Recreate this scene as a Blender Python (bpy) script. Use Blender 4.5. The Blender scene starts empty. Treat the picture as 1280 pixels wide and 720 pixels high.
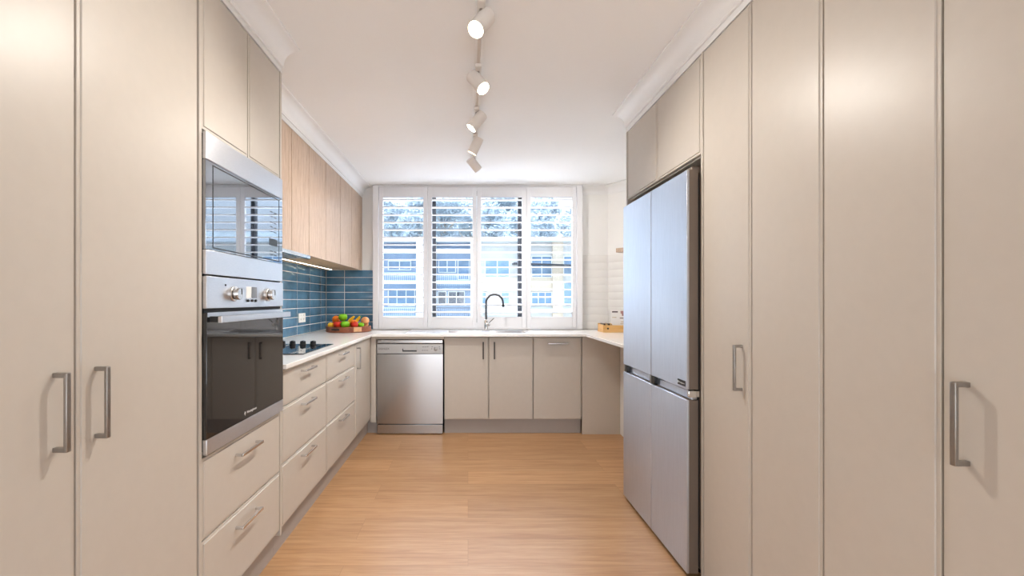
import bpy, bmesh, math, random
from mathutils import Vector, Matrix
random.seed(7)
S = bpy.context.scene
COL = S.collection

# ------------------------------------------------------------------ camera, sky, sun, exposure
CAM_Z = 1.186
cam_d = bpy.data.cameras.new('camera')
cam = bpy.data.objects.new('camera', cam_d); COL.objects.link(cam)
cam.location = (0, 0, CAM_Z); cam.rotation_euler = (math.pi/2, 0, 0)
cam_d.sensor_width = 36; cam_d.lens = 36*555/1280
cam_d.shift_x = 55/1280; cam_d.shift_y = 15/1280
cam_d.clip_start = 0.02; cam_d.clip_end = 400
S.camera = cam

S.view_settings.view_transform = 'Standard'
S.view_settings.look = 'None'
S.view_settings.gamma = 1
S.view_settings.use_curve_mapping = False
S.view_settings.exposure = 0.96

W = bpy.data.worlds.new('sky'); S.world = W; W.use_nodes = True
bg = W.node_tree.nodes['Background']
# a bright hazy sky: paler near the horizon, three times brighter overhead
_n = W.node_tree.nodes; _l = W.node_tree.links.new
_tc = _n.new('ShaderNodeTexCoord'); _sx = _n.new('ShaderNodeSeparateXYZ'); _l(_tc.outputs['Generated'], _sx.inputs[0])
_rp = _n.new('ShaderNodeValToRGB'); _l(_sx.outputs['Z'], _rp.inputs[0])
_rp.color_ramp.elements[0].position = 0.10; _rp.color_ramp.elements[0].color = (0.18, 0.20, 0.225, 1)
_rp.color_ramp.elements[1].position = 0.75; _rp.color_ramp.elements[1].color = (0.66, 0.83, 1.0, 1)
_l(_rp.outputs[0], bg.inputs[0]); bg.inputs[1].default_value = 3.0

def light(name, kind, loc, energy, color, direction=None, **kw):
    d = bpy.data.lights.new(name, kind); d.energy = energy; d.color = color
    for k, v in kw.items(): setattr(d, k, v)
    o = bpy.data.objects.new(name, d); COL.objects.link(o); o.location = loc
    if direction is not None:
        o.rotation_euler = Vector(direction).to_track_quat('-Z', 'Y').to_euler()
    return o
light('sun', 'SUN', (0, -10, 20), 1.5, (1.0, 0.95, 0.88), (0.15, 0.27, -1.0), angle=0.01)
# added fill light behind the camera, just inside the unseen glazed doors
light('rear_fill_light', 'AREA', (0.1, -3.3, 0.85), 36, (0.90, 0.95, 1.0), (0, 1, 0.45), shape='RECTANGLE', size=2.6, size_y=1.5)
# added fill lights outside the kitchen window, one above and one below
light('fill_above_window', 'AREA', (0.1, 5.9, 3.3), 330, (0.86, 0.93, 1.0), (0, -1.3, -1.65), shape='RECTANGLE', size=2.6, size_y=1.2)
light('fill_below_window', 'AREA', (0.1, 5.9, 0.0), 320, (0.95, 0.97, 1.0), (0, -1.3, 1.65), shape='RECTANGLE', size=2.6, size_y=1.2)
SPOT_W = 25.0

# ------------------------------------------------------------------ materials
def srgb(r, g, b):
    f = lambda c: (c/12.92 if c <= 0.04045 else ((c+0.055)/1.055)**2.4)
    return (f(r/255), f(g/255), f(b/255), 1)

def mat(name, col, rough=0.5, metal=0.0, ior=1.45, coat=0.0, noise=0.0, nscale=8.0, bump=0.0, bscale=40.0, stretch=(1,1,1), aniso=0.0, emit=None, estr=0.0):
    m = bpy.data.materials.new(name); m.use_nodes = True
    nt = m.node_tree; b = nt.nodes['Principled BSDF']
    b.inputs['Base Color'].default_value = col
    b.inputs['Roughness'].default_value = rough
    b.inputs['Metallic'].default_value = metal
    b.inputs['IOR'].default_value = ior
    b.inputs['Coat Weight'].default_value = coat
    b.inputs['Coat Roughness'].default_value = 0.05
    if aniso:
        b.inputs['Anisotropic'].default_value = aniso
        tn = nt.nodes.new('ShaderNodeTangent'); tn.direction_type = 'RADIAL'; tn.axis = 'Z'
        nt.links.new(tn.outputs[0], b.inputs['Tangent']); b.inputs['Anisotropic Rotation'].default_value = 0.25
    if emit:
        b.inputs['Emission Color'].default_value = emit; b.inputs['Emission Strength'].default_value = estr
    if noise or bump:
        tc = nt.nodes.new('ShaderNodeTexCoord'); mp = nt.nodes.new('ShaderNodeMapping')
        mp.inputs['Scale'].default_value = stretch
        nt.links.new(tc.outputs['Object'], mp.inputs['Vector'])
    if noise:
        n = nt.nodes.new('ShaderNodeTexNoise'); n.inputs['Scale'].default_value = nscale; n.inputs['Detail'].default_value = 5
        nt.links.new(mp.outputs[0], n.inputs['Vector'])
        r = nt.nodes.new('ShaderNodeValToRGB')
        r.color_ramp.elements[0].position = 0.3; r.color_ramp.elements[1].position = 0.7
        r.color_ramp.elements[0].color = tuple(c*(1-noise) for c in col[:3])+(1,)
        r.color_ramp.elements[1].color = tuple(min(1, c*(1+noise)) for c in col[:3])+(1,)
        nt.links.new(n.outputs[0], r.inputs[0]); nt.links.new(r.outputs[0], b.inputs['Base Color'])
    if bump:
        n2 = nt.nodes.new('ShaderNodeTexNoise'); n2.inputs['Scale'].default_value = bscale; n2.inputs['Detail'].default_value = 3
        nt.links.new(mp.outputs[0], n2.inputs['Vector'])
        bp = nt.nodes.new('ShaderNodeBump'); bp.inputs['Strength'].default_value = bump; bp.inputs['Distance'].default_value = 0.01
        nt.links.new(n2.outputs[0], bp.inputs['Height']); nt.links.new(bp.outputs[0], b.inputs['Normal'])
    return m

def wood(name, c_dark, c_mid, c_light, axis='X', rough=0.4, planks=None, fine=1.0):
    """streaky timber whose grain runs along an axis; planks = (length, width) adds plank joints"""
    m = bpy.data.materials.new(name); m.use_nodes = True
    nt = m.node_tree; b = nt.nodes['Principled BSDF']; L = nt.links.new
    tc = nt.nodes.new('ShaderNodeTexCoord')
    vec = tc.outputs['Object']
    plank_val = None
    if planks:
        br = nt.nodes.new('ShaderNodeTexBrick')
        br.inputs['Scale'].default_value = 1.0
        br.inputs['Brick Width'].default_value = planks[0]; br.inputs['Row Height'].default_value = planks[1]
        br.inputs['Mortar Size'].default_value = 0.0009; br.inputs['Mortar Smooth'].default_value = 0.1
        br.inputs['Color1'].default_value = (0, 0, 0, 1); br.inputs['Color2'].default_value = (1, 1, 1, 1)
        br.inputs['Mortar'].default_value = (0.5, 0.5, 0.5, 1); br.offset = 0.37; br.offset_frequency = 2
        L(vec, br.inputs['Vector']); plank_val = br
        # shift the grain plank by plank
        sc = nt.nodes.new('ShaderNodeVectorMath'); sc.operation = 'SCALE'; sc.inputs['Scale'].default_value = 7.3
        L(br.outputs['Color'], sc.inputs[0])
        ad = nt.nodes.new('ShaderNodeVectorMath'); ad.operation = 'ADD'
        L(vec, ad.inputs[0]); L(sc.outputs[0], ad.inputs[1]); vec = ad.outputs[0]
    mp = nt.nodes.new('ShaderNodeMapping')
    s = {'X': (0.7, 14, 14), 'Y': (14, 0.7, 14), 'Z': (14, 14, 0.7)}[axis]
    mp.inputs['Scale'].default_value = tuple(v*fine for v in s); L(vec, mp.inputs['Vector'])
    n1 = nt.nodes.new('ShaderNodeTexNoise'); n1.inputs['Scale'].default_value = 1.6; n1.inputs['Detail'].default_value = 8; n1.inputs['Roughness'].default_value = 0.62
    n1.inputs['Distortion'].default_value = 0.5
    L(mp.outputs[0], n1.inputs['Vector'])
    n2 = nt.nodes.new('ShaderNodeTexNoise'); n2.inputs['Scale'].default_value = 7; n2.inputs['Detail'].default_value = 4
    L(mp.outputs[0], n2.inputs['Vector'])
    mx = nt.nodes.new('ShaderNodeMath'); mx.operation = 'MULTIPLY_ADD'; mx.inputs[1].default_value = 0.35
    L(n2.outputs[0], mx.inputs[0])
    ms = nt.nodes.new('ShaderNodeMath'); ms.operation = 'MULTIPLY'; ms.inputs[1].default_value = 0.65
    L(n1.outputs[0], ms.inputs[0]); L(ms.outputs[0], mx.inputs[2])
    r = nt.nodes.new('ShaderNodeValToRGB')
    e = r.color_ramp.elements; e[0].position = 0.36; e[0].color = c_dark; e[1].position = 0.62; e[1].color = c_light
    k = e.new(0.48); k.color = c_mid
    L(mx.outputs[0], r.inputs[0]); out = r.outputs[0]
    if plank_val:
        hs = nt.nodes.new('ShaderNodeHueSaturation')
        mr = nt.nodes.new('ShaderNodeMapRange'); mr.inputs['To Min'].default_value = 0.90; mr.inputs['To Max'].default_value = 1.07
        L(plank_val.outputs['Color'], mr.inputs['Value']); L(mr.outputs[0], hs.inputs['Value'])
        L(out, hs.inputs['Color'])
        mix = nt.nodes.new('ShaderNodeMix'); mix.data_type = 'RGBA'; mix.inputs[7].default_value = tuple(c*0.72 for c in c_mid[:3])+(1,)
        L(plank_val.outputs['Fac'], mix.inputs[0]); L(hs.outputs[0], mix.inputs[6]); out = mix.outputs[2]
    L(out, b.inputs['Base Color'])
    b.inputs['Roughness'].default_value = rough
    bp = nt.nodes.new('ShaderNodeBump'); bp.inputs['Strength'].default_value = 0.06; bp.inputs['Distance'].default_value = 0.004
    L(mx.outputs[0], bp.inputs['Height']); L(bp.outputs[0], b.inputs['Normal'])
    return m

def glass_mat(name, tint=(0.96, 0.98, 1, 1)):
    m = bpy.data.materials.new(name); m.use_nodes = True; nt = m.node_tree
    nt.nodes.remove(nt.nodes['Principled BSDF']); out = nt.nodes['Material Output']
    t = nt.nodes.new('ShaderNodeBsdfTransparent'); t.inputs[0].default_value = tint
    g = nt.nodes.new('ShaderNodeBsdfGlossy'); g.inputs['Roughness'].default_value = 0.0
    f = nt.nodes.new('ShaderNodeFresnel'); f.inputs[0].default_value = 1.35
    x = nt.nodes.new('ShaderNodeMixShader')
    nt.links.new(f.outputs[0], x.inputs[0]); nt.links.new(t.outputs[0], x.inputs[1]); nt.links.new(g.outputs[0], x.inputs[2])
    nt.links.new(x.outputs[0], out.inputs[0]); return m

M = {}
M['cab'] = mat('satin_taupe_laminate', srgb(203, 195, 185), rough=0.37, ior=1.38, noise=0.012, nscale=30)
M['kick'] = mat('grey_kick_laminate', srgb(172, 164, 158), rough=0.45, noise=0.02)
M['carcass'] = mat('carcass_board', srgb(200, 190, 180), rough=0.5, noise=0.02)
M['ceil'] = mat('ceiling_paint', srgb(250, 250, 250), rough=0.9, noise=0.006, nscale=3)
M['wall'] = mat('white_wall_paint', srgb(246, 245, 243), rough=0.85, noise=0.008, nscale=4)
M['trim'] = mat('white_gloss_trim', srgb(246, 246, 246), rough=0.45, noise=0.005)
M['shutter'] = mat('shutter_paint', srgb(240, 240, 243), rough=0.4, noise=0.005)
M['stone'] = mat('white_stone', srgb(250, 248, 246), rough=0.16, noise=0.02, nscale=14)
M['steel'] = mat('brushed_steel', (0.66, 0.67, 0.70, 1), rough=0.30, metal=1.0, noise=0.04, nscale=60, stretch=(1, 1, 12), aniso=0.85)
M['fridge'] = mat('cool_lit_fridge_steel', (0.60, 0.625, 0.69, 1), rough=0.38, aniso=0.9, metal=1.0, noise=0.03, nscale=90, stretch=(1, 1, 0.1))  # blue tint in the base colour stands in for cool window light
M['dw'] = mat('dishwasher_steel', (0.42, 0.41, 0.405, 1), rough=0.22, aniso=0.7, metal=1.0, noise=0.04, nscale=40, stretch=(8, 8, 0.3))
M['dwpanel'] = mat('control_panel_silver', (0.42, 0.405, 0.39, 1), rough=0.42, metal=0.8, noise=0.02)
M['handle'] = mat('brushed_nickel', (0.37, 0.345, 0.32, 1), rough=0.42, metal=1.0, noise=0.05, nscale=80)
M['nickel'] = mat('bright_nickel', (0.66, 0.645, 0.63, 1), rough=0.25, metal=1.0, noise=0.04, nscale=80)
M['chrome'] = mat('chrome', (0.74, 0.73, 0.72, 1), rough=0.12, metal=1.0, noise=0.02)
M['gun'] = mat('gunmetal', (0.11, 0.11, 0.115, 1), rough=0.28, metal=0.9, noise=0.04)
M['darkbar'] = mat('dark_bronze_bar', (0.07, 0.062, 0.057, 1), rough=0.4, metal=0.7, noise=0.05)
M['black'] = mat('black_plastic', (0.012, 0.012, 0.013, 1), rough=0.3, noise=0.05)
M['gap'] = mat('dark_rubber', (0.02, 0.018, 0.017, 1), rough=0.6, noise=0.05)
M['ovenglass'] = mat('black_oven_glass', (0.014, 0.013, 0.013, 1), rough=0.03, ior=1.7, noise=0.03)
M['mwglass'] = mat('mirrored_microwave_glass', (0.36, 0.38, 0.41, 1), rough=0.02, metal=1.0, noise=0.01)
M['hob'] = mat('ceramic_glass', (0.010, 0.011, 0.014, 1), rough=0.04, ior=1.8, noise=0.05)
M['ring'] = mat('burner_print', (0.10, 0.10, 0.11, 1), rough=0.25, noise=0.03)
M['fside'] = mat('fridge_side_paint', srgb(120, 108, 98), rough=0.35, metal=0.4, noise=0.02)
M['white'] = mat('white_plastic', srgb(245, 245, 243), rough=0.3, noise=0.01)
M['lamp'] = mat('matte_white_lamp', srgb(232, 226, 220), rough=0.5, noise=0.01)
M['bulb'] = mat('lit_lamp', (1, 0.86, 0.64, 1), emit=(1, 0.84, 0.60, 1), estr=22, noise=0.001)
M['led'] = mat('led_strip_glow', (1, 0.9, 0.75, 1), emit=(1, 0.86, 0.66, 1), estr=6, noise=0.001)
M['alu'] = mat('dark_anodised_aluminium', srgb(62, 62, 66), rough=0.4, metal=0.6, noise=0.03)
M['glass'] = glass_mat('window_glass')
M['grout'] = mat('pale_grout', srgb(236, 234, 230), rough=0.8, noise=0.02)
M['tile'] = mat('blue_glazed_tile', srgb(86, 128, 158), rough=0.13, noise=0.16, nscale=11, bump=0.16, bscale=22)
M['wtile'] = mat('white_glazed_tile', srgb(240, 238, 235), rough=0.12, noise=0.01, bump=0.05, bscale=14)
M['wgrout'] = mat('light_grout', srgb(226, 223, 219), rough=0.8, noise=0.02)
M['floor'] = wood('oak_floor_planks', srgb(174, 130, 90), srgb(190, 146, 104), srgb(202, 160, 118), 'X', 0.36, planks=(1.5, 0.22), fine=1.6)
M['oak'] = wood('oak_veneer_upright', srgb(166, 138, 114), srgb(192, 166, 143), srgb(210, 188, 168), 'Z', 0.36, fine=5.0)
M['oakh'] = wood('oak_veneer_underside', srgb(182, 148, 108), srgb(205, 172, 130), srgb(218, 188, 150), 'Y', 0.5, fine=2.0)
M['tray'] = wood('brown_tray_wood', srgb(112, 58, 34), srgb(142, 78, 48), srgb(166, 98, 64), 'X', 0.4, fine=2)
M['paletray'] = wood('pale_tray_wood', srgb(205, 150, 105), srgb(220, 170, 125), srgb(232, 186, 142), 'X', 0.4, fine=2)
M['bamboo'] = wood('bamboo', srgb(214, 158, 90), srgb(230, 178, 108), srgb(240, 194, 128), 'X', 0.4, fine=2)
M['orange'] = mat('orange_peel', srgb(244, 128, 26), rough=0.42, noise=0.06, bump=0.25, bscale=260)
M['redapple'] = mat('red_apple_skin', srgb(214, 54, 34), rough=0.25, noise=0.35, nscale=30)
M['greenapple'] = mat('green_apple_skin', srgb(130, 200, 34), rough=0.25, noise=0.10, nscale=40)
M['lemon'] = mat('lemon_peel', srgb(246, 192, 36), rough=0.4, noise=0.05, bump=0.2, bscale=200)
M['banana'] = mat('banana_skin', srgb(248, 194, 40), rough=0.45, noise=0.08, nscale=25)
M['peach'] = mat('peach_skin', srgb(240, 168, 112), rough=0.55, noise=0.12, nscale=22)
M['leaf'] = mat('green_leaf', srgb(64, 160, 50), rough=0.4, noise=0.1)
M['stem'] = mat('brown_stem', srgb(92, 62, 36), rough=0.7, noise=0.1)
M['paper'] = mat('white_card', srgb(246, 243, 240), rough=0.6, noise=0.01)
M['ink'] = mat('printed_ink', srgb(80, 66, 70), rough=0.6, noise=0.05)
M['pink'] = mat('printed_plum', srgb(168, 128, 130), rough=0.6, noise=0.2, nscale=60)
M['foil'] = mat('dark_wrapper', srgb(70, 58, 44), rough=0.3, noise=0.4, nscale=80)
M['fgold'] = mat('tan_wrapper', srgb(196, 160, 110), rough=0.4, noise=0.2, nscale=80)
M['logo'] = mat('logo_print', srgb(225, 225, 225), rough=0.4, noise=0.01)
M['logodark'] = mat('dark_logo_print', srgb(44, 40, 38), rough=0.4, noise=0.01)
M['screen'] = mat('grey_display', srgb(120, 122, 128), rough=0.15, noise=0.02)
M['render'] = mat('pale_render', srgb(192, 190, 186), rough=0.9, noise=0.03, nscale=2)
M['cream'] = mat('cream_brick', srgb(206, 190, 170), rough=0.9, noise=0.10, nscale=9)
M['shade_wall'] = mat('shade_tinted_render', srgb(142, 162, 188), rough=0.9, noise=0.04, nscale=2)  # bluish shade on the left block painted into its wall colour
M['slab'] = mat('white_concrete', srgb(226, 228, 230), rough=0.9, noise=0.03)
M['bglass'] = mat('facade_glass', srgb(120, 146, 172), rough=0.1, noise=0.15, nscale=1.5)
M['dglass'] = mat('dark_opening_glass', srgb(66, 72, 84), rough=0.1, noise=0.3, nscale=1.5)
M['roofm'] = mat('grey_roof_sheet', srgb(190, 196, 202), rough=0.7, noise=0.05)
M['foliage'] = mat('hazed_eucalypt_leaves', srgb(180, 190, 198), rough=0.6, noise=0.25, nscale=0.8)  # distance haze put into the leaf colour, paler and bluer
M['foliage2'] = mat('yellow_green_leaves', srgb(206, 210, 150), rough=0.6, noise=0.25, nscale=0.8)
M['bark'] = mat('pale_bark', srgb(190, 176, 160), rough=0.9, noise=0.15, nscale=6)
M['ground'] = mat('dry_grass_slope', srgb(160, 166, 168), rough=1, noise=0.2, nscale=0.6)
M['street'] = mat('pale_paving', srgb(214, 212, 208), rough=0.95, noise=0.08, nscale=0.8)

# ------------------------------------------------------------------ mesh helpers
class MB:
    def __init__(s): s.v = []; s.f = []; s.mi = []; s.flat = set()
    def add(s, vs, fs, mi=0):
        o = len(s.v); s.v += [tuple(v) for v in vs]; s.f += [tuple(i+o for i in f) for f in fs]; s.mi += [mi]*len(fs); return s
    def addbm(s, bm, mi=0):
        bm.verts.ensure_lookup_table(); bm.verts.index_update()
        s.add([v.co.copy() for v in bm.verts], [[v.index for v in f.verts] for f in bm.faces], mi); bm.free(); return s
    def box(s, x0, x1, y0, y1, z0, z1, bev=0.0, mi=0, seg=2, rot=None):
        bm = bmesh.new()
        bmesh.ops.create_cube(bm, size=1)
        c = Vector(((x0+x1)/2, (y0+y1)/2, (z0+z1)/2))
        for v in bm.verts: v.co = Vector((v.co.x*abs(x1-x0), v.co.y*abs(y1-y0), v.co.z*abs(z1-z0)))
        if bev: bmesh.ops.bevel(bm, geom=list(bm.edges), offset=bev, segments=seg, profile=0.5, affect='EDGES')
        bm.faces.ensure_lookup_table(); areas = [f.calc_area()*(10 if max(abs(f.normal.x), abs(f.normal.y), abs(f.normal.z)) > 0.9999 else 0) for f in bm.faces]
        if rot is not None: bmesh.ops.transform(bm, matrix=rot, verts=bm.verts)
        for v in bm.verts: v.co += c
        big = sorted(range(len(bm.faces)), key=lambda i: -areas[i])[:6] if bev else range(6)
        s.flat |= {len(s.f)+i for i in big}
        return s.addbm(bm, mi)
    def pbox(s, P, u0, u1, v0, v1, n0, n1, bev=0.0, mi=0, seg=2):
        a = P(u0, v0, n0); b = P(u1, v1, n1)
        return s.box(min(a[0], b[0]), max(a[0], b[0]), min(a[1], b[1]), max(a[1], b[1]), min(a[2], b[2]), max(a[2], b[2]), bev, mi, seg)
    def rings(s, rings, cap0=True, cap1=True, mi=0):
        n = len(rings[0]); vs = [p for r in rings for p in r]; fs = []
        for i in range(len(rings)-1):
            for j in range(n):
                k = (j+1) % n; fs.append((i*n+j, i*n+k, (i+1)*n+k, (i+1)*n+j))
        if cap0: fs.append(tuple(range(n))[::-1])
        if cap1: fs.append(tuple((len(rings)-1)*n+j for j in range(n)))
        return s.add(vs, fs, mi)
    def door(s, P, u0, u1, v0, v1, t=0.018, rim=0.009, mi=0):
        u0, u1 = min(u0, u1)+0.001, max(u0, u1)-0.001
        def ring(i, n): return [P(u0+i, v0+i, n), P(u1-i, v0+i, n), P(u1-i, v1-i, n), P(u0+i, v1-i, n)]
        return s.rings([ring(0, -t), ring(0, -0.0042), ring(0.001, -0.0032), ring(rim, -0.0032), ring(rim+0.0018, 0)], mi=mi)
    def tube(s, pts, r, seg=12, mi=0, caps=True):
        pts = [Vector(p) for p in pts]; rs = r if isinstance(r, (list, tuple)) else [r]*len(pts)
        rings = []; up = None
        for i, p in enumerate(pts):
            t = (pts[min(i+1, len(pts)-1)]-pts[max(i-1, 0)]).normalized()
            if up is None: up = t.orthogonal().normalized()
            up = (up-t*up.dot(t)).normalized(); w = t.cross(up)
            rings.append([p+(up*math.cos(a)+w*math.sin(a))*rs[i] for a in [2*math.pi*k/seg for k in range(seg)]])
        return s.rings(rings, caps, caps, mi)
    def lathe(s, prof, c, seg=24, mi=0, axis=None, cap0=True, cap1=True):
        """prof: (radius, height) pairs along an axis from point c"""
        ax = Vector(axis).normalized() if axis is not None else Vector((0, 0, 1))
        a = ax.orthogonal().normalized() if axis is not None else Vector((1, 0, 0)); b = ax.cross(a); c = Vector(c)
        rings = [[c+ax*h+(a*math.cos(2*math.pi*k/seg)+b*math.sin(2*math.pi*k/seg))*max(r, 1e-5) for k in range(seg)] for r, h in prof]
        return s.rings(rings, cap0, cap1, mi)
    def polys(s, polys, z0, z1, mi=0):
        """a slab from polygons that share corners; only the outer edges get side faces"""
        idx = {}; pts = []
        def gi(p):
            k = (round(p[0], 5), round(p[1], 5))
            if k not in idx: idx[k] = len(pts); pts.append(k)
            return idx[k]
        P = [[gi(p) for p in poly] for poly in polys]; n = len(pts)
        ed = {}
        for p in P:
            for i in range(len(p)): ed[(p[i], p[(i+1) % len(p)])] = 1
        vs = [(x, y, z0) for x, y in pts]+[(x, y, z1) for x, y in pts]
        fs = [tuple(i+n for i in p) for p in P]+[tuple(p[::-1]) for p in P]
        for (a, b) in ed:
            if (b, a) not in ed: fs.append((a, b, b+n, a+n))
        return s.add(vs, fs, mi)
    def text(s, body, P, u, v, n, size, sign=1, mi=0, depth=0.0004):
        c = bpy.data.curves.new('lettering', 'FONT'); c.body = body; c.size = size; c.extrude = depth; c.align_x = 'CENTER'; c.resolution_u = 2
        o = bpy.data.objects.new('lettering', c); COL.objects.link(o)
        bpy.context.view_layer.update()
        me = bpy.data.meshes.new_from_object(o.evaluated_get(bpy.context.evaluated_depsgraph_get()))
        s.add([P(u+sign*w.co.x, v+w.co.y, n+w.co.z) for w in me.vertices], [tuple(f.vertices) for f in me.polygons], mi)
        bpy.data.objects.remove(o); bpy.data.curves.remove(c); bpy.data.meshes.remove(me)
        return s

def PL(xf): return lambda u, v, n: (xf+n, u, v)      # fronts on the left run, facing +X
def PR(xf): return lambda u, v, n: (xf-n, u, v)      # fronts on the right run, facing -X
def PB(yf): return lambda u, v, n: (u, yf-n, v)      # fronts on the back run, facing the camera

def root_of(o):
    while o.parent: o = o.parent
    return o
def obj(name, mb, mats, parent=None, origin=None, angle=0.6, recalc=True):
    me = bpy.data.meshes.new(name)
    org = Vector(root_of(parent).location) if parent else Vector(origin if origin is not None else (0, 0, 0))
    me.from_pydata([Vector(v)-org for v in mb.v], [], mb.f)
    mats = mats if isinstance(mats, (list, tuple)) else [mats]
    for m in mats: me.materials.append(m)
    for p, i in zip(me.polygons, mb.mi): p.material_index = i; p.use_smooth = p.index not in mb.flat
    if recalc:
        bm = bmesh.new(); bm.from_mesh(me); bmesh.ops.recalc_face_normals(bm, faces=bm.faces); bm.to_mesh(me); bm.free()
    me.set_sharp_from_angle(angle=angle)
    for p in me.polygons:
        if p.index in mb.flat: p.use_smooth = False
    me.update()
    o = bpy.data.objects.new(name, me); COL.objects.link(o)
    if parent: o.parent = parent
    else: o.location = org
    return o
def tag(o, label=None, cat=None, group=None, kind=None):
    if label: o['label'] = label
    if cat: o['category'] = cat
    if group: o['group'] = group
    if kind: o['kind'] = kind
    return o
def thing(name, label, cat, loc, group=None):
    o = bpy.data.objects.new(name, None); COL.objects.link(o); o.location = loc; o.empty_display_size = 0.05
    return tag(o, label, cat, group)
def struct(name, mb, m, parent=None, label=None, cat=None, **k):
    o = obj(name, mb, m, parent, **k)
    if not parent: tag(o, label, cat, kind='structure')
    return o
def copy_tree(o, parent=None):
    c = o.copy(); COL.objects.link(c)
    if parent: c.parent = parent
    for ch in list(o.children): copy_tree(ch, c)
    return c

# ------------------------------------------------------------------ the room
XW, XE, YB, YF, ZC = -1.45, 1.70, 4.52, -3.4, 2.34
XL, XU, XR, YD = -0.86, -1.071, 0.985, 3.92          # front planes of the left, upper-left, right and back runs
struct('floor', MB().box(XW-0.2, XE+0.2, YF-0.2, YB+0.2, -0.12, 0), M['floor'], label='oak plank floor of the kitchen', cat='floor')
struct('ceiling', MB().box(XW-0.2, XE+0.2, YF-0.2, YB+0.25, ZC, ZC+0.2), M['ceil'], label='white painted kitchen ceiling', cat='ceiling')
struct('wall_left', MB().box(XW-0.2, XW, YF, YB+0.2, 0, ZC), M['wall'], label='white wall behind the oven tower and blue tiles', cat='wall')
struct('wall_right', MB().box(XE, XE+0.2, YF, 4.119, 0, ZC), M['wall'], label='white wall behind the fridge and pantry doors', cat='wall')
# back wall with the window opening
WX0, WX1, WZ0, WZ1 = -0.945, 1.138, 0.95, 2.32
b = MB()
xs = [XW-0.2, WX0, WX1, 1.425]; zs = [0, WZ0, WZ1, ZC]
for i in range(3):
    for j in range(3):
        if (i, j) != (1, 1): b.box(xs[i], xs[i+1], YB, YB+0.2, zs[j], zs[j+1])
struct('wall_back', b, M['wall'], label='white wall around the kitchen window', cat='wall')
struct('wall_corner', MB().polys([[(1.425, 4.52), (1.70, 4.119), (1.90, 4.119), (1.90, 4.72), (1.425, 4.72)]], 0, ZC), M['wall'], label='splayed white wall right of the window', cat='wall')
# living room end behind the camera: unseen wall, wide glazed doors added to let light in
b = MB()
b.box(XW-0.2, -1.1, YF-0.2, YF, 0, ZC).box(1.35, XE+0.2, YF-0.2, YF, 0, ZC).box(-1.1, 1.35, YF-0.2, YF, 2.2, ZC)
struct('wall_rear', b, M['wall'], label='wall with added glazed doors behind the camera', cat='wall')
b = MB()
for x in (-1.1, -0.31, 0.48, 1.29): b.box(x, x+0.06, YF-0.14, YF-0.08, 0, 2.2)
b.box(-1.1, 1.35, YF-0.14, YF-0.08, 2.14, 2.2).box(-1.1, 1.35, YF-0.14, YF-0.08, 0, 0.06)
d1 = struct('door_1', b, M['alu'], label='unseen glazed doors added behind the camera to let light in', cat='door')
struct('pane', MB().box(-1.04, 1.29, YF-0.112, YF-0.108, 0.06, 2.14), M['glass'], parent=d1)

# cornices: cove profile swept along straight runs, (out from the wall, down from the ceiling)
CP = [(0, 0.084), (0.008, 0.084), (0.008, 0.074)]+[(0.010+0.066*(1-math.cos(a)), 0.072-0.062*math.sin(a)) for a in [math.pi/2*k/8 for k in range(9)]]+[(0.078, 0.010), (0.085, 0.008), (0.085, 0), (0, 0)]
def cornice(name, p0, p1, out, label):
    p0, p1, out = Vector(p0), Vector(p1), Vector(out)
    ring = lambda p: [(p.x+out.x*d, p.y+out.y*d, ZC-h) for d, h in CP]
    struct(name, MB().rings([ring(p0), ring(p1)]), M['trim'], label=label, cat='cornice')
cornice('trim_1', (XL, YF, 0), (XL, 2.05, 0), (1, 0, 0), 'white cornice above the oven tower and left pantry')
cornice('trim_2', (XU, 2.05, 0), (XU, YB, 0), (1, 0, 0), 'white cornice above the oak wall cabinets')
cornice('trim_3', (XR, YF, 0), (XR, 2.765, 0), (-1, 0, 0), 'white cornice above the fridge and right pantry')
cornice('trim_4', (1.147, YB, 0), (1.425, YB, 0), (0, -1, 0), 'short white cornice right of the window')
cornice('trim_5', (1.425, 4.52, 0), (1.70, 4.119, 0), (-0.825, -0.566, 0), 'white cornice on the splayed wall')
# plain bulkheads that fill between the cabinet tops and the cornices
struct('trim_6', MB().box(XW, XL-0.001, YF, 2.05, 2.236, ZC), M['trim'], label='white bulkhead over the oven tower', cat='bulkhead')
struct('trim_7', MB().box(XW, XU-0.001, 2.05, YB, 2.230, ZC), M['trim'], label='white bulkhead over the oak wall cabinets', cat='bulkhead')
struct('trim_8', MB().box(XR+0.001, XE, YF, 2.765, 2.229, ZC), M['trim'], label='white bulkhead over the fridge', cat='bulkhead')

# ------------------------------------------------------------------ window_1 : dark aluminium slider in the wall opening
b = MB(); y0, y1 = 4.62, 4.68
b.box(WX0, WX0+0.04, y0, y1, WZ0, WZ1).box(WX1-0.04, WX1, y0, y1, WZ0, WZ1).box(WX0, WX1, y0, y1, WZ1-0.04, WZ1).box(WX0, WX1, y0, y1, WZ0, WZ0+0.04)
win = struct('window_1', b, M['alu'], label='dark aluminium kitchen window behind the white shutters', cat='window')
for (a, c) in ((-0.372, -0.334), (0.520, 0.537), (0.543, 0.560)):
    struct('mullion', MB().box(a, c, y0-0.006, y1, WZ0, WZ1), M['alu'], parent=win)
struct('pane', MB().box(WX0+0.04, WX1-0.04, 4.648, 4.652, WZ0+0.04, WZ1-0.04), M['glass'], parent=win)

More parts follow.
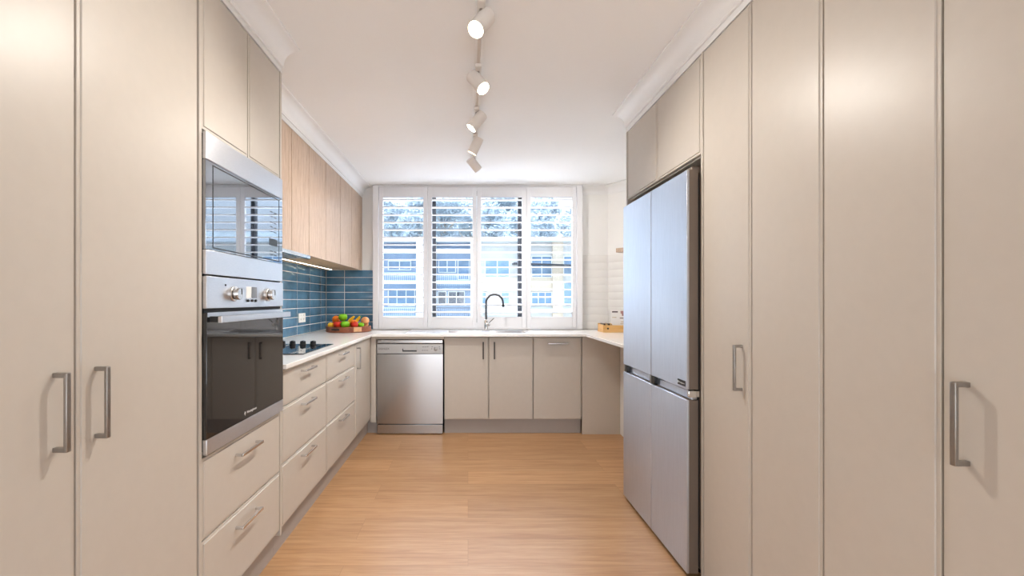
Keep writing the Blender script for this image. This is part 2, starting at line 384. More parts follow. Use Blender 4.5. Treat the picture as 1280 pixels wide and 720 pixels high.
# shutter surround and four shutter panels
SX = [-0.896, -0.406, 0.0885, 0.5866, 1.089]
b = MB()
b.box(-0.954, SX[0]-0.002, 4.445, YB, 0.893, ZC-0.002, 0.003).box(SX[4]+0.002, 1.147, 4.445, YB, 0.893, ZC-0.002, 0.003)
b.box(SX[0]-0.002, SX[4]+0.002, 4.445, YB, 2.326, ZC-0.002, 0.002).box(SX[0]-0.002, SX[4]+0.002, 4.440, YB, 0.893, 0.903, 0.002)
struct('trim_9', b, M['shutter'], label='white surround framing the plantation shutters', cat='window surround')
SHL = ['leftmost white plantation shutter panel beside the blue tiles', 'second white shutter panel from the left, dark mullion behind its left edge',
       'third white shutter panel from the left, behind the curved tap', 'rightmost white plantation shutter panel beside the white tiled wall']
for k in range(4):
    x0, x1 = SX[k]+0.0015, SX[k+1]-0.0015
    t = thing('shutter_panel', SHL[k], 'shutter', ((x0+x1)/2, 4.47, 0.905), 'plantation shutter panels')
    za, zb = 1.017, 2.218
    obj('stile', MB().box(x0, x0+0.042, 4.455, 4.485, 0.905, 2.324, 0.0025), M['shutter'], t)
    obj('stile', MB().box(x1-0.042, x1, 4.455, 4.485, 0.905, 2.324, 0.0025), M['shutter'], t)
    obj('top_rail', MB().box(x0+0.042, x1-0.042, 4.457, 4.483, zb, 2.324, 0.0015), M['shutter'], t)
    obj('bottom_rail', MB().box(x0+0.042, x1-0.042, 4.457, 4.483, 0.905, za, 0.0015), M['shutter'], t)
    tilt = math.radians(5)
    base = MB()
    for q in range(16):
        zc = 2.192-q*0.0752
        prof = []
        for yy, zz in ((-0.0445, -0.0030), (-0.0445, 0.0030), (-0.0425, 0.0048), (-0.015, 0.0062), (0.015, 0.0062), (0.0425, 0.0048), (0.0445, 0.0030), (0.0445, -0.0030), (0.0425, -0.0048), (0.015, -0.0062), (-0.015, -0.0062), (-0.0425, -0.0048)):
            prof.append((yy*math.cos(tilt)-zz*math.sin(tilt), yy*math.sin(tilt)+zz*math.cos(tilt)))
        mb = MB().rings([[(x, 4.470+py, zc+pz) for py, pz in prof] for x in (x0+0.043, x1-0.043)])
        obj('louvre', mb, M['shutter'], t, angle=0.5)
    for zz in (1.2, 2.05) if k in (0, 3) else ():
        xh = x0-0.004 if k == 0 else x1+0.004
        obj('hinge', MB().tube([(xh, 4.449, zz-0.035), (xh, 4.449, zz+0.035)], 0.0035, 8), M['shutter'], t)

# ------------------------------------------------------------------ cabinet builders
def handle(P, u, v, vert, parent, L=0.165, proj=0.031, s=0.010, m='handle'):
    mb = MB(); h = L/2
    # a flat bar on two square feet, mitred at the ends
    for side in (-1, 1):
        c = side*(h-s/2)
        if vert: mb.pbox(P, u-s/2, u+s/2, v+c-s/2, v+c+s/2, 0, proj-0.004, 0.0012)
        else: mb.pbox(P, u+c-s/2, u+c+s/2, v-s/2, v+s/2, 0, proj-0.004, 0.0012)
    if vert: mb.pbox(P, u-s/2-0.0006, u+s/2+0.0006, v-h, v+h, proj-0.008, proj, 0.0018)
    else: mb.pbox(P, u-h, u+h, v-s/2-0.0006, v+s/2+0.0006, proj-0.008, proj, 0.0018)
    return obj('handle', mb, M[m], parent)
def front(name, P, u0, u1, v0, v1, parent, m='cab', rim=0.009):
    return obj(name, MB().door(P, u0, u1, v0, v1, rim=rim), M[m], parent)
def carcass(parent, x0, x1, y0, y1, z0, z1, openx, shelves=(), m='carcass', t=0.016, top=True, name='carcass'):
    """boards round an open front; openx in '+x', '-x', '-y' says which way it opens"""
    b = MB()
    if openx in ('+x', '-x'):
        b.box(x0, x1, y0, y0+t, z0, z1).box(x0, x1, y1-t, y1, z0, z1)
        zz = [z0]+list(shelves)+([z1-t] if top else [])
        for z in zz: b.box(x0, x1, y0+t, y1-t, z, z+t)
        xb = (x0, x0+0.006) if openx == '+x' else (x1-0.006, x1)
        b.box(xb[0], xb[1], y0+t, y1-t, z0+t, z1-(t if top else 0))
    else:
        b.box(x0, x0+t, y0, y1, z0, z1).box(x1-t, x1, y0, y1, z0, z1)
        zz = [z0]+list(shelves)+([z1-t] if top else [])
        for z in zz: b.box(x0+t, x1-t, y0, y1, z, z+t)
        b.box(x0+t, x1-t, y1-0.006, y1, z0+t, z1-(t if top else 0))
    return obj(name, b, M[m], parent)

# ------------------------------------------------------------------ left run
PLf = PL(XL)
# tall pantry, two doors
t = thing('pantry_cabinet', 'tall taupe two-door pantry cabinet left of the oven tower', 'cabinet', (-1.15, 0.97, 0), 'tall pantry cabinets')
carcass(t, XW+0.002, XL-0.0185, 0.53, 1.419, 0.13, 2.233, '+x', (0.6, 1.1, 1.6))
dr = front('door', PLf, 0.532, 0.9745, 0.135, 2.231, t); handle(PLf, 0.923, 0.952, True, dr)
dr = front('door', PLf, 0.9775, 1.416, 0.135, 2.231, t); handle(PLf, 1.026, 0.950, True, dr)
tag(obj('kickboard', MB().box(XL-0.055, XL-0.04, 0.53, 2.0515, 0, 0.1045), M['kick'], origin=(-1.1, 1.3, 0)), 'taupe kickboard under the oven tower', 'kickboard', 'kickboards')

# oven tower
t = thing('oven_tower_cabinet', 'tall taupe cabinet housing the oven and microwave', 'cabinet', (-1.15, 1.73, 0))
b = MB()
b.box(XW+0.002, XL, 1.4205, 1.4350, 0.128, 2.233, 0.0008).box(XW+0.002, XL, 2.0335, 2.05, 0.105, 2.233, 0.0008)
for z in (0.130, 0.655, 1.7365, 2.215): b.box(XW+0.002, XL-0.0185, 1.4350, 2.0335, z, z+0.016)
b.box(XW+0.002, XL-0.05, 1.4350, 2.0335, 1.252, 1.268)
b.box(XW+0.002, XW+0.008, 1.4350, 2.0335, 0.146, 2.215)
obj('carcass', b, M['cab'], t)
front('door', PLf, 1.4365, 1.7375, 1.7430, 2.231, t)
front('door', PLf, 1.7405, 2.0320, 1.7430, 2.231, t)
for (z0, z1, hz) in ((0.4035, 0.6700, 0.612), (0.133, 0.3985, 0.342)):
    dr = front('drawer', PLf, 1.4365, 2.0320, z0, z1, t); handle(PLf, 1.722, hz, False, dr, m='nickel')

# microwave with its steel trim
t = thing('microwave', 'built-in microwave with mirrored glass door above the oven', 'microwave', (-1.0, 1.73, 1.268))
ya, yb = 1.4375, 2.0310
obj('body', MB().box(-1.34, XL-0.001, 1.445, 2.024, 1.275, 1.730), M['black'], t)
obj('trim_strip', MB().pbox(PLf, ya, yb, 1.645, 1.7345, 0, 0.012, 0.0015), M['steel'], t)
obj('trim_strip', MB().pbox(PLf, ya, yb, 1.270, 1.350, 0, 0.012, 0.0015), M['steel'], t)
d = obj('door', MB().pbox(PLf, ya, yb, 1.3515, 1.6435, 0, 0.011, 0.001), M['mwglass'], t)
b = MB(); u0, u1, v0, v1, w = 1.476, 1.996, 1.3575, 1.6350, 0.0042
b.pbox(PLf, u0, u1, v0, v0+w, 0.011, 0.0117).pbox(PLf, u0, u1, v1-w, v1, 0.011, 0.0117).pbox(PLf, u0, u0+w, v0+w, v1-w, 0.011, 0.0117).pbox(PLf, u1-w, u1, v0+w, v1-w, 0.011, 0.0117)
obj('window_outline', b, M['black'], d)
obj('display', MB().pbox(PLf, 1.897, 1.976, 1.422, 1.452, 0.011, 0.0122, 0.0005), M['black'], t)
for zz in (1.395, 1.380, 1.480, 1.500, 1.520, 1.545, 1.565):
    b = MB(); b.pbox(PLf, 1.905, 1.930, zz, zz+0.0035, 0.011, 0.0116).pbox(PLf, 1.942, 1.967, zz, zz+0.0035, 0.011, 0.0116)
    obj('button_marks', b, M['logodark'], t)

# oven
t = thing('oven', 'built-in stainless oven with black glass door under the microwave', 'oven', (-1.0, 1.73, 0.68))
obj('body', MB().box(-1.40, XL-0.001, 1.445, 2.024, 0.690, 1.245), M['black'], t)
cp = obj('control_panel', MB().pbox(PLf, ya, yb, 1.158, 1.2645, 0, 0.014, 0.0015), M['steel'], t)
for u in (1.600, 1.876):
    kb = MB()
    c = Vector((XL+0.014, u, 1.208))
    kb.lathe([(0.027, 0), (0.027, 0.006), (0.025, 0.008), (0.016, 0.009), (0.016, 0.012), (0.0215, 0.013), (0.0215, 0.024), (0.0200, 0.027)], c, 28, axis=(1, 0, 0))
    k = obj('knob', kb, M['nickel'], t)
    obj('pointer', MB().box(XL+0.0405, XL+0.0422, u+0.006, u+0.0095, 1.206, 1.2275), M['black'], k)
obj('display', MB().pbox(PLf, 1.735, 1.779, 1.193, 1.237, 0.014, 0.0148), M['screen'], t)
obj('display_label', MB().pbox(PLf, 1.694, 1.733, 1.193, 1.237, 0.014, 0.0146), M['white'], t)
for u in (1.706, 1.737, 1.768): obj('button', MB().lathe([(0.0055, 0), (0.0055, 0.004), (0.004, 0.005)], (XL+0.014, u, 1.1835), 12, axis=(1, 0, 0)), M['black'], t)
obj('indicator_lamp', MB().lathe([(0.0035, 0), (0.0035, 0.002)], (XL+0.014, 1.548, 1.238), 10, axis=(1, 0, 0)), M['black'], t)
obj('vent_strip', MB().pbox(PLf, ya+0.004, yb-0.004, 1.1475, 1.157, -0.01, 0.002), M['gap'], t)
d = obj('door', MB().pbox(PLf, ya, yb, 0.7325, 1.1450, 0, 0.014, 0.0015), M['ovenglass'], t)
obj('door_top_strip', MB().pbox(PLf, ya+0.004, yb-0.006, 1.130, 1.1445, 0.014, 0.0152), M['steel'], d)
obj('bottom_strip', MB().pbox(PLf, ya, yb, 0.6815, 0.7315, 0, 0.014, 0.0015), M['steel'], d)
hb = obj('handle', MB().pbox(PLf, 1.445, 2.004, 1.1115, 1.1335, 0.046, 0.060, 0.002), M['steel'], d)
for u in (1.452, 1.985): obj('handle_bracket', MB().pbox(PLf, u, u+0.014, 1.113, 1.132, 0.014, 0.0465, 0.001), M['black'], hb)
lg = MB().text('Westinghouse', PLf, 1.738, 0.752, 0.0142, 0.0135)
lg.pbox(PLf, 1.679, 1.690, 0.7535, 0.7555, 0.014, 0.0146).pbox(PLf, 1.679, 1.690, 0.7575, 0.7595, 0.014, 0.0146).pbox(PLf, 1.6835, 1.6855, 0.7475, 0.7635, 0.014, 0.0146)
obj('logo', lg, M['logo'], d)

# base drawer cabinets
CT = 0.888
BZ = (('drawer', 0.689, 0.858), ('drawer', 0.424, 0.685), ('drawer', 0.133, 0.420))
for (u0, u1, lab) in ((2.052, 2.700, 'taupe three-drawer base cabinet under the cooktop beside the oven tower'), (2.701, 3.384, 'taupe three-drawer base cabinet nearest the corner door')):
    t = thing('drawer_cabinet', lab, 'cabinet', (-1.15, (u0+u1)/2, 0.13), 'three-drawer base cabinets')
    carcass(t, XW+0.010, XL-0.0185, u0, u1, 0.13, 0.864, '+x', (0.42, 0.68), top=False)
    for (nm, z0, z1) in BZ:
        dr = front(nm, PLf, u0+0.0015, u1-0.0015, z0, z1, t); handle(PLf, (u0+u1)/2-0.012, z1-0.036, False, dr, m='nickel')
t = thing('corner_cabinet', 'narrow taupe corner base cabinet with one upright handle', 'cabinet', (-1.15, 3.65, 0.13))
carcass(t, XW+0.010, XL-0.0185, 3.385, 4.50, 0.13, 0.864, '+x', (0.48,), top=False)
dr = front('door', PLf, 3.3865, 3.9165, 0.133, 0.858, t); handle(PLf, 3.437, 0.735, True, dr)
tag(obj('kickboard', MB().box(XL-0.055, XL-0.04, 2.052, 3.965, 0, 0.128), M['kick'], origin=(XL-0.05, 3, 0)), 'grey kickboard under the left drawers', 'kickboard', 'kickboards')
obj('filler_strip', MB().box(XL+0.001, -0.812, YD, YD+0.018, 0.105, 0.862, 0.001), M['cab'], t)
tag(obj('kickboard', MB().box(XL-0.038, -0.812, 3.966, 3.98, 0, 0.128), M['kick'], origin=(-0.85, 3.97, 0)), 'tiny grey kickboard left of the dishwasher', 'kickboard', 'kickboards')

# ------------------------------------------------------------------ back run
PBf = PB(YD)
tag(obj('filler_rail', MB().box(-0.811, -0.212, YD, YD+0.018, 0.8395, 0.864, 0.0006), M['cab'], origin=(-0.51, YD, 0.84)), 'slim taupe rail between the dishwasher and worktop', 'panel')
t = thing('dishwasher', 'freestanding stainless steel dishwasher under the counter', 'dishwasher', (-0.513, 4.2, 0))
xa, xb = -0.802, -0.222
obj('body', MB().box(xa, xb, YD+0.034, 4.49, 0.03, 0.836), M['gap'], t)
obj('top_strip', MB().pbox(PBf, xa, xb, 0.804, 0.835, -0.03, 0.010, 0.004), M['dw'], t)
cp = obj('control_panel', MB().pbox(PBf, xa, xb, 0.7135, 0.7985, -0.03, 0.006, 0.002), M['dwpanel'], t)
gp = MB(); gp.pbox(PBf, -0.578, -0.452, 0.731, 0.742, 0.006, 0.0068).pbox(PBf, -0.578, -0.571, 0.742, 0.757, 0.006, 0.0068)
obj('grip_recess', gp, M['black'], cp)
obj('grip_flap', MB().pbox(PBf, -0.570, -0.452, 0.7425, 0.790, 0.006, 0.010, 0.002), M['dwpanel'], cp)
obj('logo', MB().text('DISHLEX', PBf, -0.742, 0.748, 0.0064, 0.025), M['logodark'], cp)
obj('dial', MB().lathe([(0.018, 0), (0.018, 0.008), (0.015, 0.010)], (-0.285, YD-0.006, 0.755), 20, axis=(0, -1, 0)), M['dwpanel'], cp)
for i, (u, v) in enumerate(((-0.395, 0.772), (-0.375, 0.772), (-0.355, 0.774), (-0.400, 0.742), (-0.380, 0.742), (-0.360, 0.742), (-0.318, 0.756), (-0.250, 0.756), (-0.315, 0.772), (-0.252, 0.772))):
    obj('control_mark', MB().pbox(PBf, u-0.006, u+0.006, v-0.002, v+0.002, 0.006, 0.0066), M['logodark'], cp)
# gently bowed door
r = []
for i in range(13):
    f = i/12; u = xa+(xb-xa)*f; n = 0.008+0.006*math.sin(math.pi*f)
    r.append([(u, YD+0.03, 0.096), (u, YD-n, 0.096), (u, YD-n, 0.7095), (u, YD+0.03, 0.7095)])
obj('door', MB().rings(r), M['dw'], t)
obj('kick_panel', MB().pbox(PBf, xa, xb, 0.006, 0.088, -0.03, 0.004, 0.004), M['dw'], t)
obj('foot', MB().lathe([(0.018, 0), (0.018, 0.03)], (xa+0.05, 4.4, 0), 12), M['black'], t)
obj('foot', MB().lathe([(0.018, 0), (0.018, 0.03)], (xb-0.05, 4.4, 0), 12), M['black'], t)

t = thing('sink_cabinet', 'taupe two-door cabinet under the sink', 'cabinet', (0.18, 4.2, 0.13))
carcass(t, -0.210, 0.575, YD+0.0185, 4.50, 0.13, 0.864, '-y', top=False)
dr = front('door', PBf, -0.2085, 0.1815, 0.133, 0.858, t, rim=0.006); handle(PBf, 0.134, 0.741, True, dr, 0.15, s=0.011, m='darkbar')
dr = front('door', PBf, 0.1845, 0.5735, 0.133, 0.858, t, rim=0.006); handle(PBf, 0.232, 0.741, True, dr, 0.15, s=0.011, m='darkbar')
t = thing('bin_cabinet', 'taupe pull-out base cabinet with a level handle near its top', 'cabinet', (0.79, 4.2, 0.13))
carcass(t, 0.577, 1.005, YD+0.0185, 4.50, 0.13, 0.864, '-y', top=False)
dr = front('pull_out_front', PBf, 0.5785, 1.002, 0.133, 0.858, t, rim=0.006); handle(PBf, 0.793, 0.803, False, dr, 0.18, m='nickel')
tag(obj('kickboard', MB().box(-0.210, 1.005, 3.965, 3.98, 0, 0.128), M['kick'], origin=(0.4, 3.97, 0)), 'grey kickboard under the sink cabinets', 'kickboard', 'kickboards')
tag(obj('back_panel', MB().box(1.008, 1.343, YD, YD+0.018, 0.0, 0.864, 0.001), M['cab'], origin=(1.17, YD, 0)), 'taupe panel closing the knee space right of the bin cabinet', 'panel')
tag(obj('end_panel', MB().box(1.345, 1.363, 2.79, YD+0.018, 0.0, 0.864, 0.001), M['wall'], origin=(1.354, 3.3, 0)), 'pale upright panel at the side of the knee space', 'panel')

# worktop: one U of white stone with the sink cut out and a splayed corner
SKx0, SKx1, SKy0, SKy1 = -0.545, 0.560, 3.955, 4.395
xs = [XW+0.009, -0.838, SKx0, SKx1, 1.03, 1.425, 1.695]; ys = [2.0515, 2.79, 3.87, SKy0, 4.119, SKy1, 4.511]
pol = []
for i in range(6):
    for j in range(6):
        xm, ym = (xs[i]+xs[i+1])/2, (ys[j]+ys[j+1])/2
        keep = (xm < -0.838) or (ym > 3.87) or (xm > 1.03 and ym > 2.79)
        if SKx0 < xm < SKx1 and SKy0 < ym < SKy1: keep = False
        if xm > 1.425 and ym > 4.119: keep = False
        if keep: pol.append([(xs[i], ys[j]), (xs[i+1], ys[j]), (xs[i+1], ys[j+1]), (xs[i], ys[j+1])])
pol.append([(1.425, 4.119), (1.690, 4.119), (1.425, 4.395)])
pol.append([(1.425, 4.395), (1.425, 4.511), (1.425, 4.511)]) if False else None
wt = obj('worktop', MB().polys([p for p in pol if p], CT-0.022, CT), M['stone'], origin=(0, 4.2, CT-0.022))
tag(wt, 'white stone U-shaped kitchen worktop', 'worktop')
md = wt.modifiers.new('edge', 'BEVEL'); md.width = 0.002; md.segments = 2; md.limit_method = 'ANGLE'

# sink
t = thing('sink', 'stainless double-bowl sink with drainer below the shutters', 'sink', (0.0, 4.17, CT))
b = MB()
BW = [(-0.190, 0.125), (0.205, 0.525)]
gx = [SKx0-0.012, -0.190, 0.125, 0.205, 0.525, SKx1+0.012]; gy = [SKy0-0.012, 3.985, 4.30, SKy1+0.012]
pol = []
for i in range(5):
    for j in range(3):
        if j == 1 and i in (1, 3): continue
        pol.append([(gx[i], gy[j]), (gx[i+1], gy[j]), (gx[i+1], gy[j+1]), (gx[i], gy[j+1])])
b.polys(pol, CT+0.0002, CT+0.003)
obj('deck', b, M['steel'], t)
for (a, c) in BW:
    b = MB()
    rr = lambda i, z: [(a+i, 3.985+i, z), (c-i, 3.985+i, z), (c-i, 4.30-i, z), (a+i, 4.30-i, z)]
    b.rings([rr(-0.002, CT), rr(0.006, CT-0.02), rr(0.012, CT-0.13), rr(0.030, CT-0.150)], cap0=False)
    bo = obj('bowl', b, M['steel'], t, recalc=False)
    obj('drain', MB().lathe([(0.040, 0), (0.040, 0.003), (0.020, 0.004)], ((a+c)/2, 4.15, CT-0.150), 20), M['gun'], bo)
b = MB()
for i in range(9): b.box(SKx0+0.02+i*0.037, SKx0+0.036+i*0.037, 4.0, 4.33, CT+0.003, CT+0.0055, 0.001)
obj('drainer_ribs', b, M['steel'], t)

# tap
TX, TY = 0.177, 4.355; z0 = CT+0.003
t = thing('tap', 'dark gooseneck mixer tap with a steel base behind the sink', 'tap', (TX, TY, z0))
obj('base', MB().lathe([(0.026, 0), (0.026, 0.004), (0.0195, 0.008), (0.0195, 0.095), (0.015, 0.102), (0.0115, 0.105)], (TX, TY, z0), 24), M['chrome'], t)
arc = [(TX, TY, z0+0.10), (TX, TY, 1.158)]+[(TX+0.082-0.082*math.cos(a), TY-0.03*(1-math.cos(a))/2, 1.158+0.082*math.sin(a)) for a in [math.pi*k/16 for k in range(1, 17)]]
arc += [(TX+0.166, TY-0.031, 1.135)]
sp = obj('spout', MB().tube(arc, 0.0105, 14), M['gun'], t)
obj('nozzle', MB().tube([(TX+0.166, TY-0.031, 1.138), (TX+0.167, TY-0.031, 1.118)], 0.0125, 14), M['black'], sp)
obj('cartridge', MB().lathe([(0.019, 0), (0.019, 0.030), (0.016, 0.034)], (TX+0.008, TY-0.012, 0.948), 18, axis=(0.55, -0.8, 0.0)), M['chrome'], t)
obj('lever', MB().tube([(TX+0.020, TY-0.03, 0.956), (TX+0.075, TY-0.045, 1.010)], [0.0045, 0.0035], 10), M['gun'], t)
tag(obj('plug_cover', MB().lathe([(0.050, 0), (0.050, 0.005), (0.044, 0.008)], (0.680, 4.43, CT), 24), M['fridge'], origin=(0.680, 4.43, CT)), 'small flat grey disc on the worktop right of the sink', 'plug')

# ------------------------------------------------------------------ splashbacks
def tiles(name, label, P, u_list, v_list, m_t, m_g, origin, gap=0.0055, jit=0.0):
    b = MB()
    b.pbox(P, u_list[0][0], u_list[-1][1], v_list[0][0], v_list[-1][1], 0.0, 0.0055, mi=1)
    for (u0, u1) in u_list:
        for (v0, v1) in v_list:
            g = gap/2; w = 0.0025
            j = [random.uniform(-jit, jit) for _ in range(4)]
            def ring(i, n, jj=(0, 0, 0, 0)): return [P(u0+g+i, v0+g+i, n+jj[0]), P(u1-g-i, v0+g+i, n+jj[1]), P(u1-g-i, v1-g-i, n+jj[2]), P(u0+g+i, v1-g-i, n+jj[3])]
            b.rings([ring(0, 0.003), ring(0, 0.0060), ring(w, 0.0072, j)])
    o = obj(name, b, [m_t, m_g], origin=origin); return tag(o, label, 'splashback', kind='structure')
vr = [(CT+0.001+0.0752*i, CT+0.001+0.0752*(i+1)) for i in range(8)]
ul = [(2.052, 2.235)]+[(2.235+0.3035*i, 2.235+0.3035*(i+1)) for i in range(7)]+[(4.3595, 4.5195)]
tiles('tile_wall_left', 'blue glazed tile splashback along the left wall', PL(XW), ul, vr, M['tile'], M['grout'], (XW, 3.3, CT), jit=0.0005)
tiles('tile_wall_back', 'blue glazed tile splashback left of the window', PB(YB), [(XW+0.0085, -1.255), (-1.255, -0.955)], vr, M['tile'], M['grout'], (-1.2, YB, CT), jit=0.0005)
vw = [(CT+0.001+0.0752*i, CT+0.001+0.0752*(i+1)) for i in range(10)]
tiles('tile_wall_right', 'white glazed tiles right of the window', PB(YB), [(1.148, 1.424)], vw, M['wtile'], M['wgrout'], (1.28, YB, CT), gap=0.0025, jit=0.0002)
dx, dy = 0.5657, -0.8246
PS = lambda u, v, n: (1.425+dx*u+dy*n*1.0, 4.52+dy*u-dx*n, v)
b = MB()
for (u0, u1) in ((0.006, 0.26), (0.26, 0.478)):
    for (v0, v1) in vw:
        ring = lambda i, n: [PS(u0+0.0012+i, v0+0.0012+i, n), PS(u1-0.0012-i, v0+0.0012+i, n), PS(u1-0.0012-i, v1-0.0012-i, n), PS(u0+0.0012+i, v1-0.0012-i, n)]
        b.rings([ring(0, 0.002), ring(0, 0.0062), ring(0.0015, 0.0070)])
b.rings([[PS(0.006, z, 0), PS(0.478, z, 0), PS(0.478, z, 0.0055), PS(0.006, z, 0.0055)] for z in (vw[0][0], vw[-1][1])], mi=1)
tag(obj('tile_wall_corner', b, [M['wtile'], M['wgrout']], origin=(1.5, 4.4, CT)), 'white glazed tiles on the splayed corner wall', 'splashback', kind='structure')

# floating shelf on the splayed wall
b = MB(); b.rings([[PS(u, 1.642, n) for u, n in ((0.21, 0.0), (0.475, 0.0), (0.475, 0.15), (0.21, 0.15))], [PS(u, 1.682, n) for u, n in ((0.21, 0.0), (0.475, 0.0), (0.475, 0.15), (0.21, 0.15))]])
tag(obj('wall_shelf', b, M['oak'], origin=PS(0.33, 1.642, 0.0)), 'pale timber floating shelf high on the white tiled corner', 'shelf')

# power outlet on the blue tiles
t = thing('power_outlet', 'white double power outlet on the blue tiles above the cooktop', 'power outlet', (XW+0.008, 3.84, 1.03))
Pt = PL(XW+0.0082)
obj('plate', MB().pbox(Pt, 3.768, 3.918, 0.992, 1.072, 0, 0.009, 0.003), M['white'], t)
for u in (3.812, 3.874):
    obj('switch', MB().pbox(Pt, u-0.007, u+0.007, 1.049, 1.063, 0.009, 0.0115, 0.001), M['white'], t)
    b = MB()
    for q in (-1, 0, 1): b.pbox(Pt, u+q*0.010-0.0015, u+q*0.010+0.0015, 1.018-(0.006 if q == 0 else 0), 1.028-(0.006 if q == 0 else 0), 0.009, 0.0094)
    obj('socket_slots', b, M['black'], t)

# ------------------------------------------------------------------ oak wall cabinets
PU = PL(XU); UZ0, UZ1 = 1.490, 2.227
UN = [((2.052, 2.395), [(2.052, 2.395)], 'oak wall cabinet half hidden behind the oven tower'),
      ((2.396, 2.990), [(2.396, 2.697), (2.697, 2.990)], 'oak two-door wall cabinet over the rangehood'),
      ((2.991, 3.728), [(2.991, 3.345), (3.345, 3.728)], 'oak two-door wall cabinet, second from the window wall'),
      ((3.729, 4.516), [(3.729, 4.090), (4.090, 4.340)], 'oak wall cabinet at the window wall with a filler strip')]
for (u0, u1), ds, lab in UN:
    t = thing('wall_cabinet', lab, 'cabinet', (-1.26, (u0+u1)/2, UZ0), 'oak wall cabinets')
    carcass(t, XW+0.002, XU-0.0185, u0, u1, UZ0, UZ1, '+x', (1.74, 1.98), m='oakh')
    for (a, c) in ds: obj('door', MB().pbox(PU, a+0.0026, c-0.0026, UZ0-0.004, UZ1-0.001, -0.018, 0, 0.0012), M['oak'], t)
    if u1 > 4.5: obj('filler_strip', MB().pbox(PU, 4.342, 4.516, UZ0-0.004, UZ1-0.001, -0.020, -0.006, 0.001), M['oak'], t)
t = thing('rangehood', 'slim slide-out steel rangehood under the oak cabinets', 'rangehood', (-1.22, 2.69, 1.462))
obj('body', MB().box(-1.40, XU-0.012, 2.40, 2.985, 1.466, 1.488, 0.001), M['steel'], t)
obj('visor', MB().box(XU-0.011, XU+0.012, 2.40, 2.985, 1.4615, 1.4835, 0.002), M['chrome'], t)
b = MB()
for i in range(2): b.box(-1.36, -1.12, 2.43+i*0.27, 2.68+i*0.27, 1.4635, 1.466)
obj('filter', b, M['handle'], t)
for y in (2.46, 2.92): obj('lamp', MB().lathe([(0.024, 0), (0.024, -0.002), (0.018, -0.003)], (-1.105, y, 1.466), 16), M['white'], t)
t = thing('light_strip', 'glowing warm light strip under the oak wall cabinets', 'light strip', (-1.34, 3.3, 1.483))
obj('channel', MB().box(-1.350, -1.330, 2.995, 4.36, 1.4835, 1.4895), M['handle'], t)
obj('diffuser', MB().box(-1.345, -1.335, 3.0, 4.355, 1.4815, 1.4835), M['led'], t)

# ------------------------------------------------------------------ cooktop
t = thing('cooktop', 'black ceramic cooktop with four knobs on the left worktop', 'cooktop', (-1.15, 2.69, CT))
hx0, hx1, hy0, hy1 = -1.398, -0.897, 2.416, 2.960
obj('glass_top', MB().box(hx0, hx1, hy0, hy1, CT+0.0003, CT+0.006, 0.0015), M['hob'], t)
for (x, y, r) in ((-1.27, 2.54, 0.090), (-1.03, 2.54, 0.075), (-1.27, 2.76, 0.075), (-1.03, 2.76, 0.090)):
    obj('burner_ring', MB().lathe([(r, 0), (r, 0.0003), (r-0.003, 0.0003), (r-0.003, 0)], (x, y, CT+0.006), 40, cap0=False, cap1=False), M['ring'], t)
for x in (-1.214, -1.147, -1.080, -1.013):
    k = obj('knob', MB().lathe([(0.0215, 0), (0.0215, 0.004), (0.0195, 0.006), (0.0180, 0.021), (0.0160, 0.024)], (x, 2.905, CT+0.006), 24), M['black'], t)
    obj('grip', MB().box(x-0.0045, x+0.0045, 2.888, 2.922, CT+0.0295, CT+0.0335, 0.0015), M['black'], k)

# ------------------------------------------------------------------ fruit on a round tray
FT = (-1.128, 4.20); tz = CT
t = thing('fruit_tray', 'round brown wooden tray of fruit in the worktop corner', 'tray', (FT[0], FT[1], tz))
obj('base', MB().lathe([(0.196, 0.0005), (0.200, 0.004), (0.200, 0.034), (0.193, 0.036)], (FT[0], FT[1], tz), 48), M['tray'], t)
obj('rim', MB().lathe([(0.193, 0.004), (0.206, 0.004), (0.207, 0.050), (0.204, 0.054), (0.198, 0.054), (0.195, 0.050)], (FT[0], FT[1], tz), 48, cap0=False, cap1=False).add([], []), M['tray'], t)
def rim_patch(a0, a1, z0, z1, mat_, name):
    r = []
    for i in range(9):
        a = math.radians(a0+(a1-a0)*i/8)
        r.append([(FT[0]+R*math.cos(a), FT[1]+R*math.sin(a), z) for R, z in ((0.2050, z0), (0.2085, z0), (0.2088, z1), (0.2050, z1))])
    return obj(name, MB().rings(r), mat_, t)
rim_patch(238, 262, tz+0.022, tz+0.038, M['gap'], 'handle_slot')
rim_patch(297, 318, tz+0.010, tz+0.050, M['paletray'], 'pale_rim_section')
def apple(x, y, z, r, m, label, group):
    t = thing('apple', label, 'apple', (x, y, z-r*0.92), group)
    pr = []
    for i in range(15):
        a = math.pi*i/14
        h = -math.cos(a)*r*0.92; q = math.sin(a)*r*(1.0+0.10*math.cos(a)*-1)
        if i > 11: h -= (i-11)*r*0.075
        if i < 2: h += (2-i)*r*0.04
        pr.append((q, h))
    obj('flesh', MB().lathe(pr, (x, y, z), 24), M[m], t, angle=2.5)
    obj('stem', MB().tube([(x, y, z+r*0.62), (x+r*0.06, y, z+r*1.05)], [r*0.045, r*0.06], 6), M['stem'], t)
    return t
def roundfruit(name, x, y, z, r, m, label, group=None, squash=(1, 1), axis=None, tip=0.0):
    pr = []
    for i in range(17):
        a = math.pi*i/16; q = math.sin(a)*r*squash[0]; h = -math.cos(a)*r*squash[1]
        if tip and i in (0, 16): h *= 1+tip
        if tip and i in (1, 15): q *= 0.75; h *= 1+tip*0.7
        pr.append((q, h))
    return tag(obj(name, MB().lathe(pr, (x, y, z), 24, axis=axis), M[m], origin=(x, y, z-r), angle=2.5), label, name, group)
bz = tz+0.0372
G = 'fruit on the round tray'
